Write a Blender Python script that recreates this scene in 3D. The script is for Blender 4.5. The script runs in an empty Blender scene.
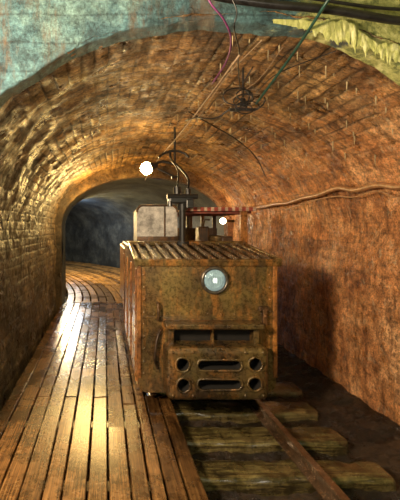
import bpy, bmesh, math, random
from mathutils import Vector, Matrix, noise
random.seed(7)
C = bpy.context.collection
sc = bpy.context.scene

# ---------------- material helpers ----------------
class NT:
    def __init__(s, name):
        s.m = bpy.data.materials.new(name); s.m.use_nodes = True
        s.t = s.m.node_tree; s.t.nodes.clear()
        s.out = s.t.nodes.new('ShaderNodeOutputMaterial')
        s.b = s.t.nodes.new('ShaderNodeBsdfPrincipled')
        s.t.links.new(s.b.outputs[0], s.out.inputs[0])
        s.tc = s.t.nodes.new('ShaderNodeTexCoord')
    def n(s, typ, **k):
        nd = s.t.nodes.new(typ)
        for a, v in k.items(): setattr(nd, a, v)
        return nd
    def l(s, a, b): s.t.links.new(a, b)
    def noise(s, scale, detail=6, rough=.6, vec=None, stretch=None, dist=0):
        nd = s.n('ShaderNodeTexNoise')
        nd.inputs['Scale'].default_value = scale; nd.inputs['Detail'].default_value = detail
        nd.inputs['Roughness'].default_value = rough; nd.inputs['Distortion'].default_value = dist
        v = vec or s.tc.outputs['Object']
        if stretch:
            mp = s.n('ShaderNodeMapping'); mp.inputs['Scale'].default_value = stretch
            s.l(v, mp.inputs[0]); v = mp.outputs[0]
        s.l(v, nd.inputs['Vector']); return nd.outputs['Fac']
    def ramp(s, fac, stops, interp='LINEAR'):
        r = s.n('ShaderNodeValToRGB'); r.color_ramp.interpolation = interp
        e = r.color_ramp.elements
        while len(e) < len(stops): e.new(.5)
        for i, (p, c) in enumerate(stops):
            e[i].position = p
            e[i].color = (c, c, c, 1) if isinstance(c, (int, float)) else (*c, 1)
        s.l(fac, r.inputs[0]); return r.outputs[0]
    def mix(s, fac, a, b, mode='MIX'):
        m = s.n('ShaderNodeMix', data_type='RGBA', blend_type=mode)
        for idx, v in ((0, fac), (6, a), (7, b)):
            if hasattr(v, 'links'): s.l(v, m.inputs[idx])
            elif isinstance(v, (int, float)): m.inputs[idx].default_value = v if idx == 0 else (v, v, v, 1)
            else: m.inputs[idx].default_value = (*v, 1)
        return m.outputs[2]
    def math(s, op, a, b=0.0):
        m = s.n('ShaderNodeMath', operation=op)
        for i, v in enumerate((a, b)):
            if hasattr(v, 'links'): s.l(v, m.inputs[i])
            else: m.inputs[i].default_value = v
        return m.outputs[0]
    def bump(s, h, strength=.5, dist=.02, prev=None):
        b = s.n('ShaderNodeBump'); b.inputs['Strength'].default_value = strength
        b.inputs['Distance'].default_value = dist
        s.l(h, b.inputs['Height'])
        if prev: s.l(prev, b.inputs['Normal'])
        return b.outputs[0]
    def col(s, c):
        if hasattr(c, 'links'): s.l(c, s.b.inputs['Base Color'])
        else: s.b.inputs['Base Color'].default_value = (*c, 1)
    def rough(s, r):
        if hasattr(r, 'links'): s.l(r, s.b.inputs['Roughness'])
        else: s.b.inputs['Roughness'].default_value = r
    def norm(s, v): s.l(v, s.b.inputs['Normal'])
    def metal(s, v): s.b.inputs['Metallic'].default_value = v

# one lining material: vault colours turn into darker grey-brown blocks on one side and rust plaster on the other
def lining(name, gd=.93):
    t = NT(name); uv = t.tc.outputs['UV']
    gv = t.n('ShaderNodeAttribute', attribute_name='groove').outputs['Fac']
    tn = t.n('ShaderNodeAttribute', attribute_name='tone').outputs['Fac']
    n1 = t.noise(2.1, 9, .7); n2 = t.noise(14, 9, .75); n3 = t.noise(60, 5, .75)
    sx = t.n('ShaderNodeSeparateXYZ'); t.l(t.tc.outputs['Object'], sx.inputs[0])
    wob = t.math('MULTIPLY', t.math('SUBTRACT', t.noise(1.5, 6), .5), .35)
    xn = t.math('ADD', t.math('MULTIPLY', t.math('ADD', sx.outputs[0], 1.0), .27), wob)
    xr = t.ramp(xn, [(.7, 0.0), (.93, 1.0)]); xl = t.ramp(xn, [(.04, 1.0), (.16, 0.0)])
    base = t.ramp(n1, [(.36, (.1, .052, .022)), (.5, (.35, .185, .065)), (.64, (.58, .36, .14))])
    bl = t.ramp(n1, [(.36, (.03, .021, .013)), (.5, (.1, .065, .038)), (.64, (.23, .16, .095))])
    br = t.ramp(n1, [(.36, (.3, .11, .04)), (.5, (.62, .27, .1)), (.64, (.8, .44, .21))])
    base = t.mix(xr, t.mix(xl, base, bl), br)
    c = t.mix(1, base, t.ramp(n2, [(.38, .4), (.5, 1.0), (.62, 1.35)]), 'MULTIPLY')
    c = t.mix(1, c, t.ramp(n3, [(.38, .48), (.62, 1.4)]), 'MULTIPLY')
    c = t.mix(1, c, t.ramp(tn, [(0, .5), (1, 1.4)]), 'MULTIPLY')
    st3 = t.ramp(t.noise(9, 10, .8, vec=uv, stretch=(1.6, .6, 3)), [(.56, 0.0), (.63, 1.0)])
    c = t.mix(t.math('MULTIPLY', st3, .55), c, t.mix(xl, (.7, .58, .4), (.4, .36, .29)))
    st = t.ramp(t.noise(5, 9, .75, vec=uv, stretch=(2.8, .35, 1)), [(.5, 0.0), (.6, 1.0)])
    c = t.mix(t.math('MULTIPLY', st, t.mix(xr, .82, .6)), c, t.mix(1, c, (.2, .14, .10), 'MULTIPLY'))
    c = t.mix(t.math('MULTIPLY', gv, gd), c, (.012, .006, .003))
    t.col(c)
    t.rough(t.ramp(t.noise(5, 5), [(.42, .27), (.58, .8)]))
    b1 = t.bump(n2, 1, .02); b3 = t.bump(n3, 1, .012, b1)
    t.norm(b3); return t.m

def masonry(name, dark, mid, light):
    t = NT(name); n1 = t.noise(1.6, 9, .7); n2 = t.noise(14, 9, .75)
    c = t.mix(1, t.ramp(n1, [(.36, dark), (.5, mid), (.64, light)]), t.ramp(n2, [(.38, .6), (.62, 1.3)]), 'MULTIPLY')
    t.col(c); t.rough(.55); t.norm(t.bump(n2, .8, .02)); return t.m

M = {}
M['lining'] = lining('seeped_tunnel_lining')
M['far'] = masonry('dim_light_masonry', (.018, .022, .027), (.04, .05, .058), (.085, .1, .105))  # dim bluish light of the bend is put into the masonry colour

def portal_mat():
    t = NT('green_weathered_concrete'); n1 = t.noise(2.2, 9, .75); n2 = t.noise(11, 9, .78); n4 = t.noise(50, 5, .75)
    base = t.ramp(n1, [(.38, (.022, .055, .07)), (.5, (.065, .14, .16)), (.62, (.15, .25, .24))])
    c = t.mix(1, base, t.ramp(n2, [(.38, .4), (.5, 1.0), (.62, 1.45)]), 'MULTIPLY')
    c = t.mix(1, c, t.ramp(n4, [(.38, .6), (.62, 1.3)]), 'MULTIPLY')
    sx = t.n('ShaderNodeSeparateXYZ'); t.l(t.tc.outputs['Object'], sx.inputs[0])
    bl = t.ramp(t.math('PINGPONG', t.math('ADD', sx.outputs[2], t.math('MULTIPLY', n2, .02)), .085), [(.0, 0.0), (.012, 1.0)])
    c = t.mix(1, c, t.mix(bl, (.5, .5, .5), (1, 1, 1)), 'MULTIPLY')
    r = t.ramp(t.noise(3.2, 9, .78, stretch=(1.6, 1, .4)), [(.5, 0.0), (.6, 1.0)])
    c = t.mix(t.math('MULTIPLY', r, .6), c, (.13, .075, .035))
    g = t.ramp(t.math('ADD', t.math('MULTIPLY', sx.outputs[0], .5), t.math('MULTIPLY', t.math('SUBTRACT', n1, .5), 1.5)), [(.6, 0.0), (.7, 1.0)])
    c = t.mix(t.math('MULTIPLY', g, .9), c, t.ramp(n2, [(.4, (.14, .17, .05)), (.5, (.46, .47, .15)), (.6, (.7, .68, .3))]))
    t.col(c); t.rough(t.ramp(n1, [(.35, .45), (.65, .85)]))
    t.norm(t.bump(n4, .7, .01, t.bump(n2, .8, .03))); return t.m
M['portal'] = portal_mat()
def crust_mat():
    t = NT('yellow_mineral_crust'); n2 = t.noise(18, 9, .78, stretch=(2, 1, .7)); n3 = t.noise(3, 6)
    c = t.ramp(n2, [(.38, (.26, .3, .08)), (.5, (.62, .63, .2)), (.62, (.85, .84, .46))])
    c = t.mix(t.ramp(n3, [(.5, 0.0), (.6, .5)]), c, (.4, .42, .14))
    t.col(c); t.rough(.4); t.norm(t.bump(n2, 1, .02)); return t.m
M['crust'] = crust_mat()

def floor_mat():
    t = NT('wet_mine_mud'); n1 = t.noise(3, 8, .7); n2 = t.noise(22, 8, .75)
    c = t.mix(1, t.ramp(n1, [(.35, (.006, .004, .002)), (.5, (.025, .013, .006)), (.65, (.07, .038, .015))]), t.ramp(n2, [(.4, .3), (.6, 1.5)]), 'MULTIPLY')
    t.col(c); t.rough(t.ramp(n1, [(.4, .08), (.6, .45)]))
    t.norm(t.bump(n2, 1, .05)); return t.m
M['floor'] = floor_mat()

def plank_mat(name, cols, wetr=(.08, .42), dark=.35, fine=.12, gb=.35, coat=.6, spots=.4, cr=.2, tone=(.5, 1.3), gs=30):
    t = NT(name); uv = t.tc.outputs['UV']
    at = t.n('ShaderNodeAttribute', attribute_name='tone')
    gr = t.noise(3, 9, .75, vec=uv, stretch=(.8, gs, 1), dist=.6)
    c = t.ramp(gr, [(.36, cols[0]), (.5, cols[1]), (.64, cols[2])])
    c = t.mix(1, c, t.ramp(at.outputs['Fac'], [(0, tone[0]), (1, tone[1])]), 'MULTIPLY')
    w = t.noise(2.1, 9, .72)
    c = t.mix(1, c, t.ramp(w, [(.4, dark), (.56, 1.15)]), 'MULTIPLY')
    d2 = t.ramp(t.noise(8, 9, .78), [(.5, 1.0), (.62, spots)])
    c = t.mix(1, c, d2, 'MULTIPLY')
    t.col(c)
    t.rough(t.ramp(w, [(.42, wetr[0]), (.62, wetr[1])]))
    t.norm(t.bump(t.noise(5, 3, .5), fine, .012, t.bump(gr, gb, .005)))
    t.b.inputs['Coat Weight'].default_value = coat; t.b.inputs['Coat Roughness'].default_value = cr
    return t.m
M['plank'] = plank_mat('wet_brown_planks', [(.035, .014, .005), (.155, .07, .022), (.32, .165, .055)], (.2, .36), .4, .25, .4, .8, .4, .2)
M['farplank'] = plank_mat('lit_tone_wet_planks', [(.12, .06, .02), (.34, .19, .06), (.55, .34, .12)], (.25, .4), .6, .2, .3, .4, .7, .3, (.35, 1.5), 12)  # lighter copy of the plank colours, golden light painted in
M['sleeper'] = plank_mat('mossy_sleeper_wood', [(.018, .013, .006), (.08, .058, .022), (.19, .155, .055)], (.14, .42), .3, .4, .6, .9, .3, .18, (.7, 1.2), 14)

def rust_mat(name, a, b, c3, green=0., rough=(.3, .7), metal=.25, bump=.5, orange=.6, pit=.5, dark=.75, sc_=1., ss=(3.2, 3.2, .3), coat=0.):
    t = NT(name); n1 = t.noise(1.8*sc_, 9, .66); n2 = t.noise(26, 9, .78); n3 = t.noise(70, 5, .7)
    c = t.ramp(n1, [(.38, a), (.5, b), (.62, c3)])
    if green:
        g = t.ramp(t.noise(2.2*sc_, 9, .68, dist=.3), [(.45, 0.0), (.62, 1.0)])
        c = t.mix(t.math('MULTIPLY', g, green), c, (.18, .15, .046))
    dk = t.ramp(t.noise(2.6*sc_, 9, .7, stretch=(1.6, 1.6, 1.), dist=.3), [(.45, 0.0), (.64, 1.0)])
    c = t.mix(t.math('MULTIPLY', dk, dark), c, (.03, .018, .01))
    st = t.ramp(t.noise(3.6*sc_, 9, .74, stretch=ss), [(.5, 0.0), (.62, 1.0)])
    c = t.mix(t.math('MULTIPLY', st, orange), c, (.42, .165, .035))
    c = t.mix(1, c, t.ramp(n2, [(.4, pit), (.5, .95), (.6, 1.35)]), 'MULTIPLY')
    t.col(c); t.metal(metal); t.rough(t.ramp(n2, [(.4, rough[0]), (.6, rough[1])]))
    t.norm(t.bump(n3, bump*.8, .005, t.bump(n2, bump, .006)))
    t.b.inputs['Coat Weight'].default_value = coat; t.b.inputs['Coat Roughness'].default_value = .2
    return t.m
M['rust'] = rust_mat('rusted_loco_steel', (.055, .03, .013), (.13, .073, .024), (.21, .125, .038), green=.5, rough=(.18, .42), metal=.35, dark=.65, orange=.6, ss=(2.4, 2.4, .6), coat=.5, pit=.6, bump=.5)
M['rustlow'] = rust_mat('grimy_buffer_steel', (.035, .02, .01), (.085, .048, .017), (.155, .092, .03), green=.3, rough=(.2, .45), metal=.4, dark=.75, orange=.4, ss=(2, 2, 1), coat=.5, pit=.5, bump=.9)
M['rustside'] = rust_mat('orange_rust_steel', (.12, .04, .013), (.3, .115, .03), (.44, .2, .055), rough=(.2, .5), orange=.75, dark=.6, ss=(2.4, 2.4, .6), coat=.3)
M['rustdark'] = rust_mat('dark_rust_steel', (.02, .012, .008), (.06, .032, .016), (.12, .065, .028), orange=.25)
M['rail'] = rust_mat('rail_steel', (.08, .045, .025), (.17, .1, .055), (.3, .2, .13), rough=(.1, .28), metal=.7, orange=.3, bump=.2, dark=.3, coat=.6)
M['slat'] = rust_mat('slat_steel', (.07, .045, .027), (.16, .11, .065), (.28, .21, .14), rough=(.15, .4), metal=.35, orange=.35, dark=.45, coat=.4)

def plain(name, c, r=.5, metal=0., emit=None, es=0., con=(.45, 1.2), sc_=25):
    t = NT(name); n = t.noise(sc_, 8, .75)
    t.col(t.mix(1, c, t.ramp(n, [(.38, con[0]), (.62, con[1])]), 'MULTIPLY')); t.rough(r); t.metal(metal)
    if emit:
        t.b.inputs['Emission Color'].default_value = (*emit, 1); t.b.inputs['Emission Strength'].default_value = es
    return t.m
M['black'] = plain('black_rubber', (.015, .014, .014), .35)
M['dark'] = plain('recess_shade_black', (.006, .004, .003), .9)  # black stands in for shade inside the grille and buffer holes
M['green'] = plain('green_cable', (.015, .06, .045), .4)
M['purple'] = plain('violet_cable', (.14, .02, .11), .4)
M['wire'] = plain('limed_wire', (.3, .2, .12), .6)
M['hose'] = plain('brown_hose', (.4, .2, .09), .35)
M['chrome'] = plain('dark_metal_ring', (.14, .12, .1), .3, .7)
M['lens'] = plain('headlight_glass', (.26, .38, .41), .05, .2, (.65, .88, .95), .15, con=(.6, 1.2), sc_=9)
M['glass_core'] = plain('headlight_reflector', (.8, .9, .92), .1, 0, (.85, .97, 1), .9, con=(.8, 1.1))
M['white'] = plain('grimy_whitish_paint', (.5, .47, .43), .6, con=(.35, 1.3), sc_=6)
M['lime'] = plain('lime_drip', (.45, .36, .2), .5)
M['bulb'] = plain('warm_bulb', (1, .85, .55), .3, 0, (1, .8, .42), 80)
M['bulb2'] = plain('pale_bulb', (1, .9, .7), .3, 0, (1, .8, .5), 30)
M['red'] = plain('faded_red_paint', (.22, .05, .03), .6, con=(.3, 1.3), sc_=8)
def fascia():
    t = NT('red_cream_fascia'); sx = t.n('ShaderNodeSeparateXYZ'); t.l(t.tc.outputs['Object'], sx.inputs[0])
    f = t.ramp(t.math('PINGPONG', sx.outputs[0], .04), [(.02, 0.0), (.026, 1.0)])
    c = t.mix(f, (.3, .05, .03), (.45, .32, .22)); c = t.mix(1, c, t.ramp(t.noise(14, 8, .75), [(.4, .4), (.6, 1.2)]), 'MULTIPLY')
    t.col(c); t.rough(.6); return t.m
M['fascia'] = fascia()

# ---------------- mesh builder ----------------
class MB:
    def __init__(s): s.b = bmesh.new(); s.uv = s.b.loops.layers.uv.new('UVMap')
    def box(s, x0, x1, y0, y1, z0, z1, bev=0., rot=None, seg=2):
        vs0 = set(s.b.verts)
        r = bmesh.ops.create_cube(s.b, size=1)['verts']
        for v in r:
            v.co = Vector(((x0+x1)/2+v.co.x*(x1-x0), (y0+y1)/2+v.co.y*(y1-y0), (z0+z1)/2+v.co.z*(z1-z0)))
        if bev:
            ed = list({e for v in r for e in v.link_edges})
            bmesh.ops.bevel(s.b, geom=ed, offset=bev, segments=seg, affect='EDGES', profile=.5)
        nv = [v for v in s.b.verts if v not in vs0]
        if rot: bmesh.ops.transform(s.b, matrix=rot, verts=nv)
        return nv
    def cyl(s, p0, p1, r, r2=None, n=16):
        p0, p1 = Vector(p0), Vector(p1); d = p1-p0
        q = d.to_track_quat('Z', 'Y').to_matrix().to_4x4()
        m = Matrix.Translation((p0+p1)/2) @ q
        return bmesh.ops.create_cone(s.b, cap_ends=True, segments=n, radius1=r, radius2=r if r2 is None else r2, depth=d.length, matrix=m)['verts']
    def sph(s, c, r, sc3=(1, 1, 1), n=12):
        return bmesh.ops.create_uvsphere(s.b, u_segments=n, v_segments=n//2+2, radius=r, matrix=Matrix.Translation(c) @ Matrix.Diagonal((*sc3, 1)))['verts']
    def tube(s, pts, r, n=8, closed=False, caps=True):
        pts = [Vector(p) for p in pts]; rings = []
        N = len(pts); up = Vector((0, 0, 1))
        for i, p in enumerate(pts):
            a = pts[(i-1) % N] if (closed or i > 0) else p
            b = pts[(i+1) % N] if (closed or i < N-1) else p
            d = (b-a).normalized()
            u = d.cross(Vector((0, 1, 0))) if closed else d.cross(up)
            if u.length < .05: u = d.cross(Vector((1, 0, 0)))
            u.normalize(); w = u.cross(d)
            rr = r[i] if isinstance(r, list) else r
            rings.append([s.b.verts.new(p+(u*math.cos(2*math.pi*k/n)+w*math.sin(2*math.pi*k/n))*rr) for k in range(n)])
        for i in range(N if closed else N-1):
            A, B = rings[i], rings[(i+1) % N]
            for k in range(n):
                s.b.faces.new((A[k], A[(k+1) % n], B[(k+1) % n], B[k]))
        if caps and not closed:
            s.b.faces.new(rings[0]); s.b.faces.new(rings[-1])
    def obj(s, name, mat, parent=None, smooth=False, label=None):
        bmesh.ops.recalc_face_normals(s.b, faces=s.b.faces)
        me = bpy.data.meshes.new(name); s.b.to_mesh(me); s.b.free()
        if smooth:
            for p in me.polygons: p.use_smooth = True
        o = bpy.data.objects.new(name, me); C.objects.link(o)
        if mat: me.materials.append(mat)
        if parent:
            o.parent = parent
            o.matrix_parent_inverse = Matrix.Translation(parent.location).inverted()
        if label: o['label'] = label
        return o
def top(o, label, cat, group=None):
    o['label'] = label; o['category'] = cat
    if group: o['group'] = group
    return o
def empty(name, loc):
    e = bpy.data.objects.new(name, None); e.empty_display_size = .1; e.location = loc; C.objects.link(e); return e
def smooth_pts(pts, k=8):
    pts = [Vector(p) for p in pts]; out = []
    P = [pts[0]*2-pts[1]]+pts+[pts[-1]*2-pts[-2]]
    for i in range(1, len(P)-2):
        for j in range(k):
            t = j/k; a, b, c, d = P[i-1], P[i], P[i+1], P[i+2]
            out.append(.5*((2*b)+(-a+c)*t+(2*a-5*b+4*c-d)*t*t+(-a+3*b-3*c+d)*t**3))
    out.append(pts[-1]); return out

# ---------------- tunnel path ----------------
YB = 8.4; XC = -14.4; RC = 15.2
def P(x, s, z):
    if s <= YB: return Vector((x, s, z))
    th = (s-YB)/RC; r = x-XC
    return Vector((XC+r*math.cos(th), YB+r*math.sin(th), z))
SPR = 1.65
def profile(cx, a, h, base=-.22, nw=130, na=360):
    pts = []
    for i in range(nw): pts.append((cx-a, base+(SPR-base)*i/nw))
    L = len(pts)
    for i in range(na+1):
        th = math.pi*(1-i/na); pts.append((cx+a*math.cos(th), SPR+h*math.sin(th)))
    R = len(pts)-1
    for i in range(1, nw+1): pts.append((cx+a, SPR-(SPR-base)*i/nw))
    return pts, L, R
def block(u, v, bw=.3, bh=.1):
    u += noise.noise(Vector((u*4.1, v*4.7, 3.1)))*.02; v += noise.noise(Vector((u*2.1, v*1.6, 8.7)))*.012
    r = math.floor(v/bh); h0 = math.sin(r*12.9898)*43758.5453; h0 -= math.floor(h0)
    bw *= .8+.5*h0
    uu = u/bw+(r % 2)*.5+h0*.4; k = math.floor(uu)
    fu, fv = (uu-k)*bw, v-r*bh
    e = min(fu*1.5, (bw-fu)*1.5, fv, bh-fv)
    g = max(0., min(1., 1.2-e/.01))
    h = math.sin(k*78.233+r*37.719)*43758.5453
    return g, h-math.floor(h)
FULL, LI, RI = profile(.8, 1.8, 1.25)
ARC = [0.]
for i in range(1, len(FULL)): ARC.append(ARC[-1]+math.dist(FULL[i], FULL[i-1]))
def relx(x, z):
    # masonry relief strength round the lining: blocks on the vault, fading into plaster on one wall
    if x > 2.0: return max(.28, 1-(x-2.0)/.6*.75) if z > .2 else .2
    return 1. if x > -.6 else .8
def shell(name, pts, arc, s0, s1, ds, mat, amp=.03, gr=1., rel=None):
    b = bmesh.new(); uvl = b.loops.layers.uv.new('UVMap')
    gl = b.verts.layers.float.new('groove'); tl = b.verts.layers.float.new('tone')
    n = int((s1-s0)/ds)+1; grid = []
    for j in range(n+1):
        s = s0+(s1-s0)*j/n; row = []
        for i, (x, z) in enumerate(pts):
            q = Vector((x, s, z))
            d = noise.fractal(q*2.3, 1., 2., 5)*amp + noise.noise(q*.7)*amp*.6 + (noise.noise(q*19)*.006 + noise.noise(q*9)*.006)*gr
            g, tn = block(s, arc[i])
            k = (relx(x, z) if rel is None else rel)*max(.45, min(1., .8+noise.noise(q*1.1+Vector((5, 2, 1)))*2.2))
            d += k*(-g*.012+(tn-.5)*.01)
            v = Vector((.8-x, 0 if z <= SPR else (1.2-z)*min(1, (z-SPR)/.3))).normalized()
            vv = b.verts.new(P(x+v.x*d, s, z+v.y*d)); vv[gl] = g*k; vv[tl] = .5+(tn-.5)*k
            row.append(vv)
        grid.append(row)
    for j in range(n):
        for i in range(len(pts)-1):
            f = b.faces.new((grid[j][i], grid[j+1][i], grid[j+1][i+1], grid[j][i+1])); f.smooth = True
            for lp, (jj, ii) in zip(f.loops, ((j, i), (j+1, i), (j+1, i+1), (j, i+1))):
                lp[uvl].uv = (s0+(s1-s0)*jj/n, arc[ii])
    me = bpy.data.meshes.new(name); b.to_mesh(me); b.free()
    o = bpy.data.objects.new(name, me); C.objects.link(o); me.materials.append(mat)
    o['kind'] = 'structure'; return o
VH = 1.25
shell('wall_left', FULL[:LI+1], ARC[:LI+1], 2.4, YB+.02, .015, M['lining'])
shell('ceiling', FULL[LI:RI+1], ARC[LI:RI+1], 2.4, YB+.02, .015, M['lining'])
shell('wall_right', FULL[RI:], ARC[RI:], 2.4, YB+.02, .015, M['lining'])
pf, Lf, Rf = profile(.8, 1.7, 1.0, nw=30, na=80)
af = [0.]
for i in range(1, len(pf)): af.append(af[-1]+math.dist(pf[i], pf[i-1]))
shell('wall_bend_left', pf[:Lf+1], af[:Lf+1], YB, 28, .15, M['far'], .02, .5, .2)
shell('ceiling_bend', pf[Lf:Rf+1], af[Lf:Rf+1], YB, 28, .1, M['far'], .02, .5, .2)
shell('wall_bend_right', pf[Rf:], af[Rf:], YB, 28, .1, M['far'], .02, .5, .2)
b = bmesh.new(); po = profile(.8, 1.95, 1.4, nw=30, na=80)[0]; n = len(po)
nz = lambda x, z: noise.noise(Vector((x*5, 1, z*5)))*.025
B = [b.verts.new((x, YB, z)) for x, z in pf]
A2 = [b.verts.new((x, YB-.25, z)) for x, z in po]; B2 = [b.verts.new((x+nz(x, z), YB-.25+nz(z, x), z+nz(x+9, z))) for x, z in pf]
for i in range(n-1):
    b.faces.new((A2[i], A2[i+1], B2[i+1], B2[i])); b.faces.new((B2[i], B2[i+1], B[i+1], B[i]))
me = bpy.data.meshes.new('trim_1'); b.to_mesh(me); b.free()
o = bpy.data.objects.new('trim_1', me); C.objects.link(o); me.materials.append(M['lining']); o['kind'] = 'structure'

# portal wall with arched opening
b = bmesh.new(); YP = 2.4; PH = 1.2
def edge_n(x): return noise.fractal(Vector((x*3, 1.7, .3)), 1., 2., 5)*.04
ap = [(-1.0, -.22)]+[(.72+1.72*math.cos(math.pi*(1-i/160)), SPR+PH*math.sin(math.pi*(1-i/160))) for i in range(161)]+[(2.44, -.22)]
ap = [(x, z+(edge_n(x) if z > SPR else 0)) for x, z in ap]
def outer(x, z):
    if z <= SPR+.01: return (-2.6 if x < .7 else 4.2, z)
    d = Vector((x-.72, (z-SPR)*1.2))
    t = min(4.9/abs(d.x) if abs(d.x) > 1e-4 else 1e9, 3.6/d.y if d.y > 1e-4 else 1e9)
    return (max(-2.6, min(4.2, .72+d.x*t)), min(3.7, SPR+d.y*t))
rows = []
K = 50
for x, z in ap:
    ox, oz = outer(x, z); rr = [b.verts.new((x, YP+.14, z)), b.verts.new((x, YP+.02, z))]
    for k in range(K+1):
        f = (k/K)**1.3; px, pz = x+(ox-x)*f, z+(oz-z)*f
        rr.append(b.verts.new((px, YP+noise.fractal(Vector((px*3, 0, pz*3)), 1, 2, 6)*.025*(1 if k else .3), pz)))
    rows.append(rr)
for i in range(len(rows)-1):
    for k in range(len(rows[0])-1):
        f = b.faces.new((rows[i][k], rows[i][k+1], rows[i+1][k+1], rows[i+1][k])); f.smooth = True
me = bpy.data.meshes.new('wall_portal'); b.to_mesh(me); b.free()
o = bpy.data.objects.new('wall_portal', me); C.objects.link(o); me.materials.append(M['portal']); o['kind'] = 'structure'

# ragged mineral crust over the arch edge
b = bmesh.new(); NX = 560; NZ = 22; G = []
for i in range(NX+1):
    X = 1.0+1.4*i/NX; za = SPR+PH*math.sqrt(max(0, 1-((X-.72)/1.72)**2))
    fade = min(1, (X-1.0)/.5)
    fing = max(0, noise.noise(Vector((X*30, 3, 0)))+.1)**1.2*.1 + max(0, noise.noise(Vector((X*110, 9, 0))))*.07 + max(0, noise.noise(Vector((X*7, 5, 0))))*.06
    lo = za-(.015+fing*fade*.9)-.01*fade; hi = za+fade*(.07+.1*noise.noise(Vector((X*4, 0, 2)))+.03*noise.noise(Vector((X*20, 0, 2))))+.01
    col = []
    for j in range(NZ+1):
        f = j/NZ; z = lo+(hi-lo)*f
        bul = math.sin(math.pi*min(1, f+.02))**.5*.014*fade*(.5+1.*abs(noise.noise(Vector((X*26, z*12, 1)))))
        col.append(b.verts.new((X, 2.38-bul+(.02 if f == 1 else 0), z)))
    G.append(col)
for i in range(NX):
    for j in range(NZ):
        b.faces.new((G[i][j], G[i][j+1], G[i+1][j+1], G[i+1][j])).smooth = True
me = bpy.data.meshes.new('mineral_crust'); b.to_mesh(me); b.free()
o = bpy.data.objects.new('mineral_crust', me); C.objects.link(o); me.materials.append(M['crust'])
top(o, 'ragged yellow-green mineral crust dripping over the arch edge', 'mineral deposit')

def slab(name, x0, x1, y0, y1, z0, z1, mat):
    m = MB(); m.box(x0, x1, y0, y1, z0, z1); o = m.obj(name, mat); o['kind'] = 'structure'; return o
slab('wall_chamber_left', -2.8, -2.6, -3, 2.45, -.22, 3.8, M['portal'])
slab('wall_chamber_right', 4.2, 4.4, -3, 2.45, -.22, 3.8, M['portal'])
slab('wall_chamber_back', -2.8, 4.4, -3.2, -3, -.22, 3.8, M['portal'])
slab('ceiling_chamber', -2.8, 4.4, -3.2, 2.45, 3.7, 3.9, M['portal'])

# floor
b = bmesh.new(); ys = [-3.2+.04*i for i in range(int(11.8/.04))]+[8.6+.5*i for i in range(42)]
xs = [-2.8+.04*i for i in range(182)]
def fz(x, y):
    return -.21+noise.fractal(Vector((x*3.5, y*3.5, 0)), 1, 2, 6)*.035+noise.noise(Vector((x*22, y*22, 3)))*.016+max(0, min(1, (x-2.1)/.4))*.07
G = [[b.verts.new(P(x, y, fz(x, y))) for x in xs] for y in ys]
for j in range(len(ys)-1):
    for i in range(len(xs)-1):
        b.faces.new((G[j][i], G[j][i+1], G[j+1][i+1], G[j+1][i])).smooth = True
me = bpy.data.meshes.new('floor'); b.to_mesh(me); b.free()
o = bpy.data.objects.new('floor', me); C.objects.link(o); me.materials.append(M['floor']); o['kind'] = 'structure'

# ---------------- boardwalk ----------------
def boardwalk(name, edges, s0, s1, ds, mat, gap=.006, zoff=0., seglen=3.4, ends={}):
    b = bmesh.new(); uvl = b.loops.layers.uv.new('UVMap'); tl = b.verts.layers.float.new('tone')
    for pi in range(len(edges)-1):
        xa, xb = edges[pi]+gap, edges[pi+1]-gap
        s = s0; first = True; send = ends.get(pi, s1)
        while s < send-.05:
            e = min(send, s+(random.uniform(.6, seglen) if first else seglen)); first = False
            tone = random.random(); zo = zoff+random.uniform(-.007, .004); n = max(1, int((e-s-.008)/ds))
            tw = random.uniform(-.004, .004); rings = []
            for j in range(n+1):
                q = s+(e-.008-s)*j/n
                ww = noise.noise(Vector((q*1.3, pi*7.1, s)))*.004
                sec = [(xa, zo-.04), (xa, zo-.006+tw), (xa+.006, zo+tw), (xb-.006, zo-tw), (xb, zo-.006-tw), (xb, zo-.04)]
                row = []
                for x, z in sec:
                    v = b.verts.new(P(x+ww, q, z)); v[tl] = tone; row.append(v)
                rings.append((row, q))
            for j in range(n):
                (r0, q0), (r1, q1) = rings[j], rings[j+1]
                for k in range(6):
                    k2 = (k+1) % 6
                    f = b.faces.new((r0[k], r0[k2], r1[k2], r1[k]))
                    for lp, (u, v) in zip(f.loops, ((q0, k), (q0, k2), (q1, k2), (q1, k))):
                        xx = [xa, xa, xa, xb, xb, xb][v]
                        lp[uvl].uv = (u+tone*9, xx+pi*3.3)
            b.faces.new(rings[0][0]); b.faces.new(list(reversed(rings[-1][0])))
            s = e
    q = s0+.3
    while q < s1-.15:
        x0, x1 = edges[0]+.03, (edges[-1] if not ends else .37)-.03
        vs = [b.verts.new(P(x, yy, z)) for x, yy, z in ((x0, q, -.2), (x1, q, -.2), (x1, q+.1, -.2), (x0, q+.1, -.2), (x0, q, -.045), (x1, q, -.045), (x1, q+.1, -.045), (x0, q+.1, -.045))]
        for f in ((0, 1, 2, 3), (4, 5, 6, 7), (0, 1, 5, 4), (1, 2, 6, 5), (2, 3, 7, 6), (3, 0, 4, 7)): b.faces.new([vs[k] for k in f])
        q += .8
    bmesh.ops.recalc_face_normals(b, faces=b.faces)
    me = bpy.data.meshes.new(name); b.to_mesh(me); b.free()
    o = bpy.data.objects.new(name, me); C.objects.link(o); me.materials.append(mat); return o
ed = [-.92, -.8, -.65, -.52, -.38, -.26, -.11, .02, .16, .28, .375, .5, .62]
o = boardwalk('boardwalk', ed, -1.0, YB+.2, .12, M['plank'], ends={10: 3.82, 11: 3.82})
top(o, 'wet brown timber boardwalk of long planks beside the rails', 'boardwalk')
ef = [-.85+.18*i for i in range(19)]
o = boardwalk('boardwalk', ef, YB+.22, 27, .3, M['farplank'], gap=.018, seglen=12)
top(o, 'plank walkway toned golden as if lit, curving into the dark bend', 'boardwalk')

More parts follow.
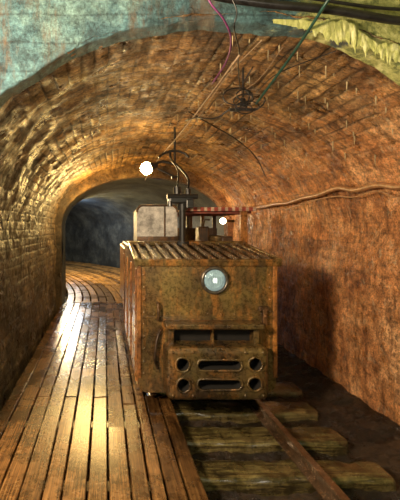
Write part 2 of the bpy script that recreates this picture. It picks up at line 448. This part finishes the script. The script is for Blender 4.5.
# ---------------- track ----------------
def rail(x, s0, s1):
    b = bmesh.new()
    sec = [(-.045, -.11), (.045, -.11), (.045, -.1), (.01, -.085), (.01, -.035), (.03, -.025), (.03, -.004), (.022, 0), (-.022, 0), (-.03, -.004), (-.03, -.025), (-.01, -.035), (-.01, -.085), (-.045, -.1)]
    rows = []
    for j in range(30):
        y = s0+(s1-s0)*j/29; rows.append([b.verts.new((x+a, y, z)) for a, z in sec])
    for j in range(29):
        for k in range(len(sec)):
            k2 = (k+1) % len(sec); b.faces.new((rows[j][k], rows[j][k2], rows[j+1][k2], rows[j+1][k]))
    b.faces.new(rows[0]); b.faces.new(rows[-1]); bmesh.ops.recalc_face_normals(b, faces=b.faces)
    me = bpy.data.meshes.new('rail'); b.to_mesh(me); b.free()
    o = bpy.data.objects.new('rail', me); C.objects.link(o); me.materials.append(M['rail']); return o
top(rail(.47, 3.86, YB+.1), 'rusty narrow-gauge rail beside the boardwalk edge', 'rail')
top(rail(1.42, -1, YB+.1), 'worn rusty rail crossing wet sleepers', 'rail')
y = -.6; i = 0
while y < 8.2:
    m = MB(); x1 = 2.1+random.uniform(-.14, .1)
    w = random.uniform(.25, .3)
    m.box(.4, x1, y-w/2, y+w/2, -.36, -.111, .055, seg=4)
    bmesh.ops.subdivide_edges(m.b, edges=[e for e in m.b.edges if abs(e.verts[0].co.x-e.verts[1].co.x) > .8], cuts=40)
    for v in m.b.verts:
        d = noise.fractal(v.co*5+Vector((i*3, 0, 0)), 1, 2, 5)
        v.co.y += d*.02
        if abs(v.co.x-1.42) > .1 and v.co.z > -.2 and v.co.x > .7: v.co.z -= abs(d)*.026
    for f in m.b.faces:
        for lp in f.loops: lp[m.uv].uv = (lp.vert.co.x+i, lp.vert.co.y+lp.vert.co.z)
    tl = m.b.verts.layers.float.new('tone'); tn = random.uniform(.2, 1)
    for v in m.b.verts: v[tl] = tn
    o = m.obj('railway_sleeper', M['sleeper'], smooth=True)
    top(o, 'wet mossy timber sleeper under the rails', 'sleeper', 'timber sleepers under the track')
    y += .5+random.uniform(-.02, .02); i += 1

# ---------------- locomotive ----------------
LX0, LX1, LY0, LY1 = .29, 1.535, 3.6, 5.9
loco = empty('mine_locomotive', (.92, 4.7, 0))
top(loco, 'rusty electric mine locomotive with single headlight on rails', 'locomotive')
def extr(prof, x0, x1, bev=.02):
    m = MB(); a = [m.b.verts.new((x0, y, z)) for y, z in prof]; c = [m.b.verts.new((x1, y, z)) for y, z in prof]
    m.b.faces.new(a); m.b.faces.new(list(reversed(c)))
    for i in range(len(prof)):
        j = (i+1) % len(prof); m.b.faces.new((a[i], c[i], c[j], a[j]))
    if bev: bmesh.ops.bevel(m.b, geom=list(m.b.edges), offset=bev, segments=3, affect='EDGES', profile=.5)
    return m
m = extr([(LY0, .2), (LY0+.12, .13), (LY1, .13), (LY1, 1.36), (4.5, 1.355), (LY0, 1.25)], LX0, LX1, .03)
m.obj('body', M['rustside'], loco, label='orange-rusted steel body sides')
m = MB(); rc = .08
pl = [(LX0+.03, 1.285), (LX1-.03, 1.285), (LX1-.008, 1.26)]+[(LX1-.008-rc+rc*math.cos(a), .13+rc-rc*math.sin(a)) for a in [k*math.pi/16 for k in range(9)]]+[(LX0+.008+rc-rc*math.sin(a), .13+rc-rc*math.cos(a)) for a in [k*math.pi/16 for k in range(9)]]+[(LX0+.008, 1.26)]
fa = [m.b.verts.new((x, LY0-.024, z)) for x, z in pl]; fb = [m.b.verts.new((x, LY0+.01, z)) for x, z in pl]
m.b.faces.new(fa); m.b.faces.new(list(reversed(fb)))
for i in range(len(pl)):
    j = (i+1) % len(pl); m.b.faces.new((fa[i], fb[i], fb[j], fa[j]))
for z in [x*.11+.3 for x in range(9)]:
    for x in (LX0+.06, LX1-.06): m.sph((x, LY0-.024, z), .013, (1, .6, 1), 8)
for x in [LX0+.15+.12*i for i in range(9)]:
    m.sph((x, LY0-.024, 1.255), .012, (1, .6, 1), 8)
    m.sph((x, LY0-.024, .83), .012, (1, .6, 1), 8)
m.box(LX0+.03, LX1-.03, LY0-.034, LY0-.02, .795, .81)
m.obj('front_plate', M['rust'], loco, label='riveted front plate with ochre and green rust')
for x0_, x1_ in ((LX0-.004, LX0+.035), (LX1-.035, LX1+.004)):
    m = MB(); m.box(x0_, x1_, LY0-.036, LY0+.05, .26, 1.27, .008); m.obj('corner_strip', M['rustside'], loco, label='orange-rusted corner strip')
for y in (3.68, 4.4, 5.1, 5.84):
    for sgn, xx in ((-1, LX0), (1, LX1)):
        m = MB(); m.box(min(xx+sgn*.014, xx-sgn*.01), max(xx+sgn*.014, xx-sgn*.01), y-.025, y+.025, .2, 1.23, .004)
        for z in [.25+.15*k for k in range(7)]: m.sph((xx+sgn*.014, y, z), .012, n=8)
        m.obj('side_strap', M['rustside'], loco)
ang = math.atan2(.11, .95)
lx0, lx1 = LX0-.03, LX1+.04
a0 = (LY0-.05, 1.3); sl = .97
R_ = Matrix.Translation((0, a0[0], a0[1])) @ Matrix.Rotation(ang, 4, 'X')
m = MB()
m.box(lx0, lx1, 0, .04, -.045, .022, .012, R_)
m.box(lx0, lx0+.04, 0, sl, -.03, .03, .008, R_); m.box(lx1-.04, lx1, 0, sl, -.03, .03, .008, R_)
m.box(lx0, lx1, sl-.05, sl, 0, .045, .01, R_)
m.obj('hood_frame', M['rust'], loco)
nb = 12
for k in range(nb):
    m = MB(); xc = lx0+.1+(lx1-lx0-.2)*k/(nb-1)+random.uniform(-.008, .008); w = random.uniform(.015, .022)
    m.box(xc-w, xc+w, .03, sl-.03, .0, .032, .007, R_)
    m.obj('hood_bar', M['slat'], loco, label='worn lengthwise hood bar')
m = MB(); m.box(lx0+.03, lx1-.03, .02, sl-.02, -.03, -.012, 0, R_); m.obj('hood_recess', M['rustdark'], loco)
m = MB(); m.box(lx0, lx1, 4.5, LY1, 1.36, 1.41, .01)
for k in range(5): m.box(lx0+.02, lx1-.02, 4.54+k*.2, 4.62+k*.2, 1.41, 1.435, .008)
m.obj('cab_deck', M['rust'], loco)
hx, hz = .975, 1.135
def sub(m, name, mat, par, sm=False):
    o = m.obj(name, mat, None, sm); o.parent = par; o.matrix_parent_inverse = Matrix.Identity(4); return o
hl = MB(); hl.cyl((hx, LY0-.045, hz), (hx, LY0, hz), .118, .128, 40)
hlo = hl.obj('headlight', M['rustdark'], loco, label='round headlight with bluish ribbed glass')
m = MB(); m.tube([(hx+.11*math.cos(a*math.pi/20), LY0-.05, hz+.11*math.sin(a*math.pi/20)) for a in range(40)], .015, 10, closed=True)
sub(m, 'rim', M['chrome'], hlo, True)
m = MB(); m.sph((hx, LY0-.04, hz), .1, (1, .24, 1), 32)
for k in range(-4, 5):
    h = math.sqrt(.09**2-(k*.019)**2); m.tube([(hx+k*.019, LY0-.04-.24*math.sqrt(max(0, .1**2-(k*.019)**2-z*z))-.001, hz+z) for z in [h*(-1+i/4) for i in range(9)]], .0035, 6)
m.tube([(hx+.065*math.cos(a*math.pi/14), LY0-.061, hz+.065*math.sin(a*math.pi/14)) for a in range(28)], .004, 6, closed=True)
sub(m, 'lens', M['lens'], hlo, True)
m = MB(); m.sph((hx, LY0-.054, hz), .036, (1, .35, 1), 20)
sub(m, 'reflector', M['glass_core'], hlo, True)
m = MB()
m.box(.52, 1.36, LY0-.2, LY0-.01, .735, .78, .01)
m.box(.55, .6, LY0-.13, LY0-.01, .58, .74, .006); m.box(1.29, 1.34, LY0-.13, LY0-.01, .58, .74, .006)
m.box(.6, 1.3, LY0-.12, LY0-.01, .71, .74, .008)
m.box(.94, .96, LY0-.08, LY0-.01, .58, .71, .004)
for k in range(8):
    m.sph((.64+k*.09, LY0-.12, .725), .008, n=8)
m.obj('grille_frame', M['rustlow'], loco)
m = MB(); m.box(.6, 1.29, LY0-.03, LY0-.005, .58, .71); m.obj('grille_recess', M['dark'], loco)
YBm = LY0-.24
m = MB(); m.box(.515, 1.385, YBm, LY0, .14, .6, .055, seg=4)
bmesh.ops.subdivide_edges(m.b, edges=[e for e in m.b.edges if e.calc_length() > .3], cuts=5, use_grid_fill=True)
for v in m.b.verts: v.co += Vector((noise.noise(v.co*7), noise.noise(v.co*7+Vector((3, 3, 3)))*.6, noise.noise(v.co*7+Vector((9, 3, 3)))))*.01
bump = m.obj('bumper', M['rustlow'], None)
cm = MB()
holes = ((.655, .45), (.66, .28), (1.265, .455), (1.26, .29))
for x, z in holes: cm.cyl((x, YBm-.05, z), (x, YBm+.16, z), .053, n=24)
for z in (.445, .285): cm.box(.785, 1.14, YBm-.05, YBm+.16, z-.04, z+.04, .038, seg=4)
cut = cm.obj('cutter', M['dark'], None)
bump.data.materials.append(M['dark'])
md = bump.modifiers.new('b', 'BOOLEAN'); md.object = cut; md.operation = 'DIFFERENCE'; md.solver = 'EXACT'
try: md.material_mode = 'TRANSFER'
except Exception: pass
bpy.context.view_layer.update()
me = bpy.data.meshes.new_from_object(bump.evaluated_get(bpy.context.evaluated_depsgraph_get()))
bump.modifiers.clear(); bump.data = me; bpy.data.objects.remove(cut)
bump.parent = loco; bump.matrix_parent_inverse = Matrix.Translation(loco.location).inverted(); bump['label'] = 'cast buffer block with round holes and slots'
m = MB()
def wob(p):
    v = Vector(p); return v+Vector((noise.noise(v*25), 0, noise.noise(v*25+Vector((5, 5, 5)))))*.006
for x, z in holes:
    m.tube([wob((x+.06*math.cos(a*math.pi/12), YBm-.001, z+.06*math.sin(a*math.pi/12))) for a in range(24)], .011, 6, closed=True)
for z in (.445, .285):
    pts = []
    for a in range(24):
        t = a*math.pi/12; pts.append(wob((.9625+math.cos(t)*.045+(.145 if math.cos(t) > 0 else -.145), YBm-.001, z+.047*math.sin(t))))
    m.tube(pts, .011, 6, closed=True)
for x in (.57, .74, 1.18, 1.33):
    for z in (.19, .555): m.sph((x, YBm, z), .014, n=8)
m.obj('bumper_lip', M['rustlow'], loco, True)
m = MB(); m.tube(smooth_pts([(.47, LY0-.02, .93), (.47, LY0-.07, .92), (.47, LY0-.07, .8), (.47, LY0-.02, .79)], 5), .012, 8)
m.obj('grab_handle', M['rustdark'], loco, True)
m = MB(); m.box(1.37, 1.46, LY0-.05, LY0-.01, .86, .9, .006); m.box(1.4, 1.44, LY0-.06, LY0-.01, .74, .88, .006); m.sph((1.42, LY0-.06, .82), .018)
m.obj('latch', M['rustdark'], loco)
m = MB(); m.tube(smooth_pts([(.5, LY0-.03, .7), (.46, LY0-.07, .62), (.44, LY0-.07, .45), (.47, LY0-.03, .35)], 5), .013, 8)
m.obj('hose_fitting', M['rustdark'], loco, True)
m = MB(); m.box(.56, 1.32, LY0+.15, LY1-.1, .05, .16, .02); m.box(.6, .66, LY0+.1, LY1-.1, .06, .3); m.obj('underframe', M['rustdark'], loco)
def wheels(par, ys_):
    for yy in ys_:
        for x, sg in ((.47, 1), (1.42, -1)):
            m = MB(); m.cyl((x-.045, yy, .205), (x+.045, yy, .205), .2, n=36)
            m.cyl((x+sg*.04, yy, .205), (x+sg*.065, yy, .205), .225, n=36); m.cyl((x-.06, yy, .205), (x+.06, yy, .205), .06, n=16)
            m.obj('wheel', M['rustdark'], par)
        m = MB(); m.cyl((.47, yy, .205), (1.42, yy, .205), .035); m.obj('axle', M['rustdark'], par)
wheels(loco, (4.12, 5.4))
for x, y_, r in ((1.61, 4.66, .04), (1.58, 5.8, .025), (1.2, 5.8, .02)):
    m = MB(); m.box(x-r, x+r, y_-.03, y_+.03, 1.38, 1.82, .004)
    m.obj('cab_post', M['rustdark'] if x < 1.6 else M['rustside'], loco)
m = MB(); m.box(.95, 1.72, 4.62, 5.85, 1.8, 1.83, .01)
for k in range(6): m.box(.95, 1.72, 4.7+k*.2, 4.73+k*.2, 1.77, 1.8)
m.obj('cab_roof', M['red'], loco, label='reddish framed cab canopy')
m = MB(); m.box(.95, 1.74, 4.605, 4.622, 1.795, 1.84, .004); m.obj('roof_fascia', M['fascia'], loco, label='faded red and cream fascia strip')
m = MB(); m.box(1.0, 1.62, 5.78, 5.82, 1.38, 1.6, .01); m.obj('cab_back', M['rustdark'], loco)
m = MB(); prof = [(.38, 1.39), (.38, 1.78)]+[(.45-.07*math.cos(a), 1.78+.08*math.sin(a)) for a in [k*math.pi/12 for k in range(1, 7)]]+[(.79+.07*math.sin(a), 1.78+.08*math.cos(a)) for a in [k*math.pi/12 for k in range(0, 6)]]+[(.86, 1.78), (.86, 1.39)]
fa = [m.b.verts.new((x, 4.75, z)) for x, z in prof]; fb = [m.b.verts.new((x, 5.3, z)) for x, z in prof]
m.b.faces.new(fa); m.b.faces.new(list(reversed(fb)))
for i in range(len(prof)):
    j = (i+1) % len(prof); m.b.faces.new((fa[i], fb[i], fb[j], fa[j]))
m.obj('cab_shield', M['white'], loco, label='grimy whitish cab shield')
m = MB(); m.tube([(x, 4.75, z+.008) for x, z in prof[1:-1]], .013, 8); m.box(.38, .86, 4.735, 4.76, 1.44, 1.5, .004); m.box(.7, .715, 4.735, 4.76, 1.5, 1.86, .004)
m.obj('shield_edge', M['rustdark'], loco, True)
m = MB(); m.box(1.15, 1.28, 4.9, 5.1, 1.39, 1.62, .02); m.box(1.4, 1.54, 4.8, 5.6, 1.39, 1.5, .02)
m.tube([(1.21, 4.95, 1.6), (1.21, 4.88, 1.7), (1.27, 4.85, 1.7)], .012)
m.obj('controller', M['rustdark'], loco)
cp = MB(); X0 = .87; Y0 = 4.5
cp.cyl((X0, Y0, 1.38), (X0, Y0, 1.9), .036, n=14); cp.cyl((X0, Y0, 1.41), (X0, Y0, 1.45), .08, n=16); cp.cyl((X0, Y0, 1.8), (X0, Y0, 1.88), .055, n=14)
cpo = cp.obj('collector_pole', M['black'], loco)
m = MB(); m.box(X0-.16, X0+.12, Y0-.07, Y0+.07, 1.87, 1.97, .02)
m.cyl((X0-.18, Y0-.05, 1.95), (X0+.16, Y0-.05, 1.95), .028); m.cyl((X0-.06, Y0, 1.96), (X0-.06, Y0, 2.06), .045, n=12); m.cyl((X0+.06, Y0, 1.96), (X0+.06, Y0, 2.04), .035, n=12)
m.cyl((X0-.15, Y0-.06, 1.9), (X0-.15, Y0-.06, 1.84), .025, n=10); m.box(X0+.03, X0+.11, Y0-.09, Y0-.05, 1.82, 1.92, .01)
sub(m, 'spring_box', M['black'], cpo)
m = MB()
m.tube(smooth_pts([(X0+.05, Y0, 1.98), (X0+.09, Y0+.1, 2.15), (X0+.05, Y0+.3, 2.3), (X0-.04, Y0+.5, 2.45), (X0-.05, Y0+.55, 2.56)], 6), .014, 8)
m.tube(smooth_pts([(X0-.08, Y0, 1.98), (X0-.02, Y0+.15, 2.15), (X0-.0, Y0+.3, 2.3), (X0-.06, Y0+.52, 2.5)], 6), .01, 8)
m.tube(smooth_pts([(X0-.2, Y0+.5, 2.48), (X0-.12, Y0+.52, 2.54), (X0, Y0+.53, 2.57), (X0+.12, Y0+.52, 2.54), (X0+.18, Y0+.5, 2.48)], 6), .015, 8)
sub(m, 'collector_arm', M['black'], cpo, True)

# carriage coupled behind
car = empty('mine_carriage', (.92, 7.1, 0)); top(car, 'dark rusty roofed man-riding carriage behind the locomotive', 'carriage')
m = MB(); m.box(.3, 1.55, 6.2, 8.0, .3, 1.3, .03); m.obj('body', M['rustside'], car)
m = MB(); m.box(.6, 1.7, 6.15, 8.05, 1.82, 1.85, .012); m.obj('roof', M['red'], car)
for x in (.66, 1.52):
    for yy in (6.24, 7.1, 7.95):
        m = MB(); m.box(x-.025, x+.025, yy-.03, yy+.03, 1.29, 1.83, .004); m.obj('roof_post', M['rustdark'], car)
m = MB(); m.box(.56, 1.32, 6.25, 7.95, .18, .31, .01); m.box(.88, .96, 5.96, 6.26, .24, .3, .01); m.obj('underframe', M['rustdark'], car)
wheels(car, (6.6, 7.6))

# ---------------- lamps ----------------
def vz(x): return SPR+VH*math.sqrt(max(0, 1-((x-.8)/1.8)**2))
lp = Vector((.53, 5.1, 2.36)); lamp = empty('tunnel_lamp', lp)
top(lamp, 'glowing warm bulb in a black metal bracket under the vault', 'lamp')
m = MB(); m.cyl((lp.x+.36, lp.y, lp.z+.05), (lp.x+.36, lp.y, vz(.89)+.02), .014); m.cyl((lp.x+.05, lp.y, lp.z+.02), (lp.x+.14, lp.y, lp.z+.05), .06, .03)
m.tube([(lp.x+.12, lp.y, lp.z+.06), (lp.x+.2, lp.y, lp.z+.09), (lp.x+.38, lp.y, lp.z+.05), (lp.x+.41, lp.y, lp.z-.09), (lp.x+.32, lp.y, lp.z-.12)], .018)
m.tube([(lp.x+.14, lp.y, lp.z+.0), (lp.x+.24, lp.y, lp.z-.05), (lp.x+.34, lp.y, lp.z-.1)], .014)
m.obj('bracket', M['black'], lamp)
m = MB(); m.sph(lp, .08, (1, 1, 1.0), 16); m.obj('bulb', M['bulb'], lamp, True)
lp2 = Vector((2.36, 8.0, 1.74)); lamp2 = empty('wall_lamp', lp2)
top(lamp2, 'small bright lamp fixed low on the tunnel wall', 'lamp')
m = MB(); m.cyl((lp2.x+.03, lp2.y, lp2.z), (2.58, lp2.y, lp2.z), .025); m.obj('bracket', M['rustdark'], lamp2)
m = MB(); m.sph(lp2, .06, n=14); m.obj('bulb', M['bulb2'], lamp2, True)

# ---------------- cables ----------------
def cable(name, pts, r, mat, label, k=8, cat='cable'):
    m = MB(); m.tube(smooth_pts(pts, k), r, 8); o = m.obj(name, mat, None, True); top(o, label, cat); return o
def W(px, py, Y): return ((px-105)*Y/400, Y, 1.6+(228-py)*Y/400)
cable('power_cable', [W(120, -40, 2.28), W(200, -8, 2.28), W(260, 3, 2.28), W(330, 10, 2.28), W(400, 21, 2.28), W(470, 26, 2.28)], .024, M['black'], 'thick black power cable slung across the portal concrete')
cable('power_cable', [W(150, -30, 2.33), W(230, -8, 2.33), W(300, -3, 2.33), W(380, 8, 2.33), W(470, 12, 2.33)], .01, M['black'], 'thin black cable slung across the portal concrete')
cable('green_cable', [W(345, -25, 2.2), W(325, 5, 2.21), W(292, 55, 2.6), W(256, 104, 3.1)], .009, M['green'], 'taut dark green cable running down to a hanging insulator')
cable('violet_wire', [W(198, -25, 2.2), W(210, 2, 2.21), W(224, 20, 2.25), W(231, 40, 2.36), W(226, 62, 2.6), W(212, 84, 2.9)], .0055, M['purple'], 'loose violet wire dangling over the arch edge')
cable('loose_wire', [W(218, -25, 2.22), W(236, 8, 2.23), W(234, 28, 2.28), W(239, 50, 2.5), W(238, 66, 2.7), W(240, 88, 3.05)], .004, M['black'], 'loose dark wire twisted over the arch edge')
cable('trolley_wire', [(.84, 2.5, 2.68), (.82, 3.5, 2.63), (.81, 4.6, 2.62), (.8, 6, 2.63), (.8, 8, 2.56)], .007, M['wire'], 'lime-crusted overhead trolley wire under the vault')
cable('ceiling_wire', [W(262, 40, 2.6), W(228, 75, 3.2), W(205, 108, 3.9), W(186, 135, 4.6)], .004, M['wire'], 'thin crusted wire following the vault crown')
tg = empty('hanging_insulator', W(245, 100, 3.2)); top(tg, 'black trolley wire insulator with loose looping wires', 'insulator')
m = MB(); x, y, z = W(243, 110, 3.2)
m.cyl((x, y, z+.1), (x, y, vz(x)+.02), .007); m.cyl((x, y, z+.02), (x, y, z+.09), .03, .018); m.box(x-.11, x+.1, y-.015, y+.015, z-.01, z+.012, .004); m.obj('clamp', M['black'], tg)
m = MB()
def coil(cx, cz, turns, rx, rz, drift, r, ph):
    pts = []
    for k in range(turns*16+1):
        a = ph+k*2*math.pi/16; f = k/(turns*16)
        w1 = 1+.35*math.sin(a*.37+ph*2)
        pts.append((cx+drift*(f-.5)+rx*w1*math.cos(a), y-.04+.03*math.sin(a*.5), cz+rz*w1*math.sin(a)+.02*math.sin(a*.23+ph)))
    m.tube(pts, r, 6)
coil(x-.01, z+.08, 3, .09, .055, .1, .0055, .4)
coil(x+.02, z+.02, 2, .07, .035, -.12, .005, 2.1)
m.tube(smooth_pts([(x+.02, y, z), (x+.05, y, z+.12), (x+.0, y, z+.2), (x+.04, y-.1, z+.3)], 6), .006, 6)
m.tube(smooth_pts([(x-.1, y, z+.01), (x-.2, y+.1, z-.04), (x-.3, y+.3, z+.02), (x-.36, y+.5, z+.05)], 6), .006, 6)
m.obj('tangled_wire', M['black'], tg, True)
def vp(X, Y, off=.05):
    return (X, Y, vz(X)-off)
cable('ceiling_wire', [vp(1.2, 2.7), vp(1.25, 3.3), vp(1.15, 4.1), vp(1.1, 5.0), vp(1.0, 6)], .004, M['wire'], 'thin crusted wire following the vault crown')
cable('ceiling_wire', [vp(1.5, 2.6), vp(1.3, 3.0, .09), vp(1.25, 3.3, .14)], .004, M['black'], 'dark wire sagging below the vault crown')
cable('ceiling_wire', [vp(.9, 4.3), vp(1.2, 4.6, .07), vp(1.6, 4.9, .08), vp(1.95, 5.2, .08), vp(2.25, 5.6, .07)], .007, M['black'], 'dark wire sagging across the vault shoulder')
hp = [(430, 182), (400, 187), (378, 185), (355, 190), (338, 188), (318, 195), (303, 198), (288, 203), (276, 204), (262, 207), (250, 208)]
pts = []
for px, py in hp:
    Y = 400*2.45/(px-105); pts.append((2.45, Y, 1.6+(228-py)*Y/400))
cable('wall_hose', pts, .026, M['hose'], 'brown hose pinned in loops along the tunnel wall', 6, 'hose')
cable('wall_hose', [(x-.01, y, z-.07-.02*math.sin(i*2.1)) for i, (x, y, z) in enumerate(pts)][:9], .007, M['hose'], 'thin wire below the brown wall hose', 6, 'hose')

for Y in (2.75, 3.15, 3.6, 4.1, 4.7):
    for q in range(14):
        X = .9+q*.115+random.uniform(-.06, .06)
        if X > 2.4: continue
        yy = Y+random.uniform(-.08, .08)+.03*q; L_ = random.uniform(.02, .09)
        m = MB(); z = vz(X)+.04; m.tube([(X, yy, z), (X+.001, yy, z-.04), (X-.001, yy, z-.05-L_*.5), (X, yy, z-.05-L_)], [.009, .006, .0035, .001], 6)
        o = m.obj('stalactite', M['lime'], None, True); top(o, 'thin pale lime stalactite hanging from the vault', 'stalactite', 'stalactites on the vault')

# ---------------- lights ----------------
def light(name, typ, loc, e, col, size=.1):
    d = bpy.data.lights.new(name, typ); d.energy = e; d.color = col; d.shadow_soft_size = size
    o = bpy.data.objects.new(name, d); o.location = loc; C.objects.link(o); return o
light('lamp_light', 'POINT', lp, 1150, (1, .64, .18), .08)
light('wall_lamp_light', 'POINT', lp2, 90, (1, .68, .34), .06)
light('work_light', 'POINT', (-1.3, 1.0, 2.1), 760, (1, .77, .5), .22)
light('chamber_fill', 'POINT', (1.0, -.2, 1.9), 60, (1, .9, .75), .4)  # added fill in front of the portal, no lamp stands there
light('bend_light', 'POINT', P(.3, 15.5, 2.2), 130, (.5, .72, 1), .4)
light('bend_warm_fill', 'POINT', P(-.6, 13.2, 1.9), 520, (1, .68, .26), .25)  # hidden warm fill added to brighten the far planks
light('rear_fill', 'POINT', (-.3, 7.5, 2.1), 120, (1, .66, .22), .4)  # added fill without a fixture, for plank sheen and the ring rim
w = bpy.data.worlds.new('w'); sc.world = w; w.use_nodes = True
w.node_tree.nodes['Background'].inputs[0].default_value = (.5, .6, .7, 1); w.node_tree.nodes['Background'].inputs[1].default_value = .05

cam = bpy.data.cameras.new('camera'); co = bpy.data.objects.new('camera', cam); C.objects.link(co)
co.location = (0, 0, 1.6); co.rotation_euler = (math.pi/2, 0, 0)
cam.sensor_fit = 'VERTICAL'; cam.sensor_height = 36; cam.lens = 28.8
cam.shift_x = .19; cam.shift_y = -.044; cam.clip_start = .05
sc.camera = co
sc.view_settings.view_transform = 'Standard'
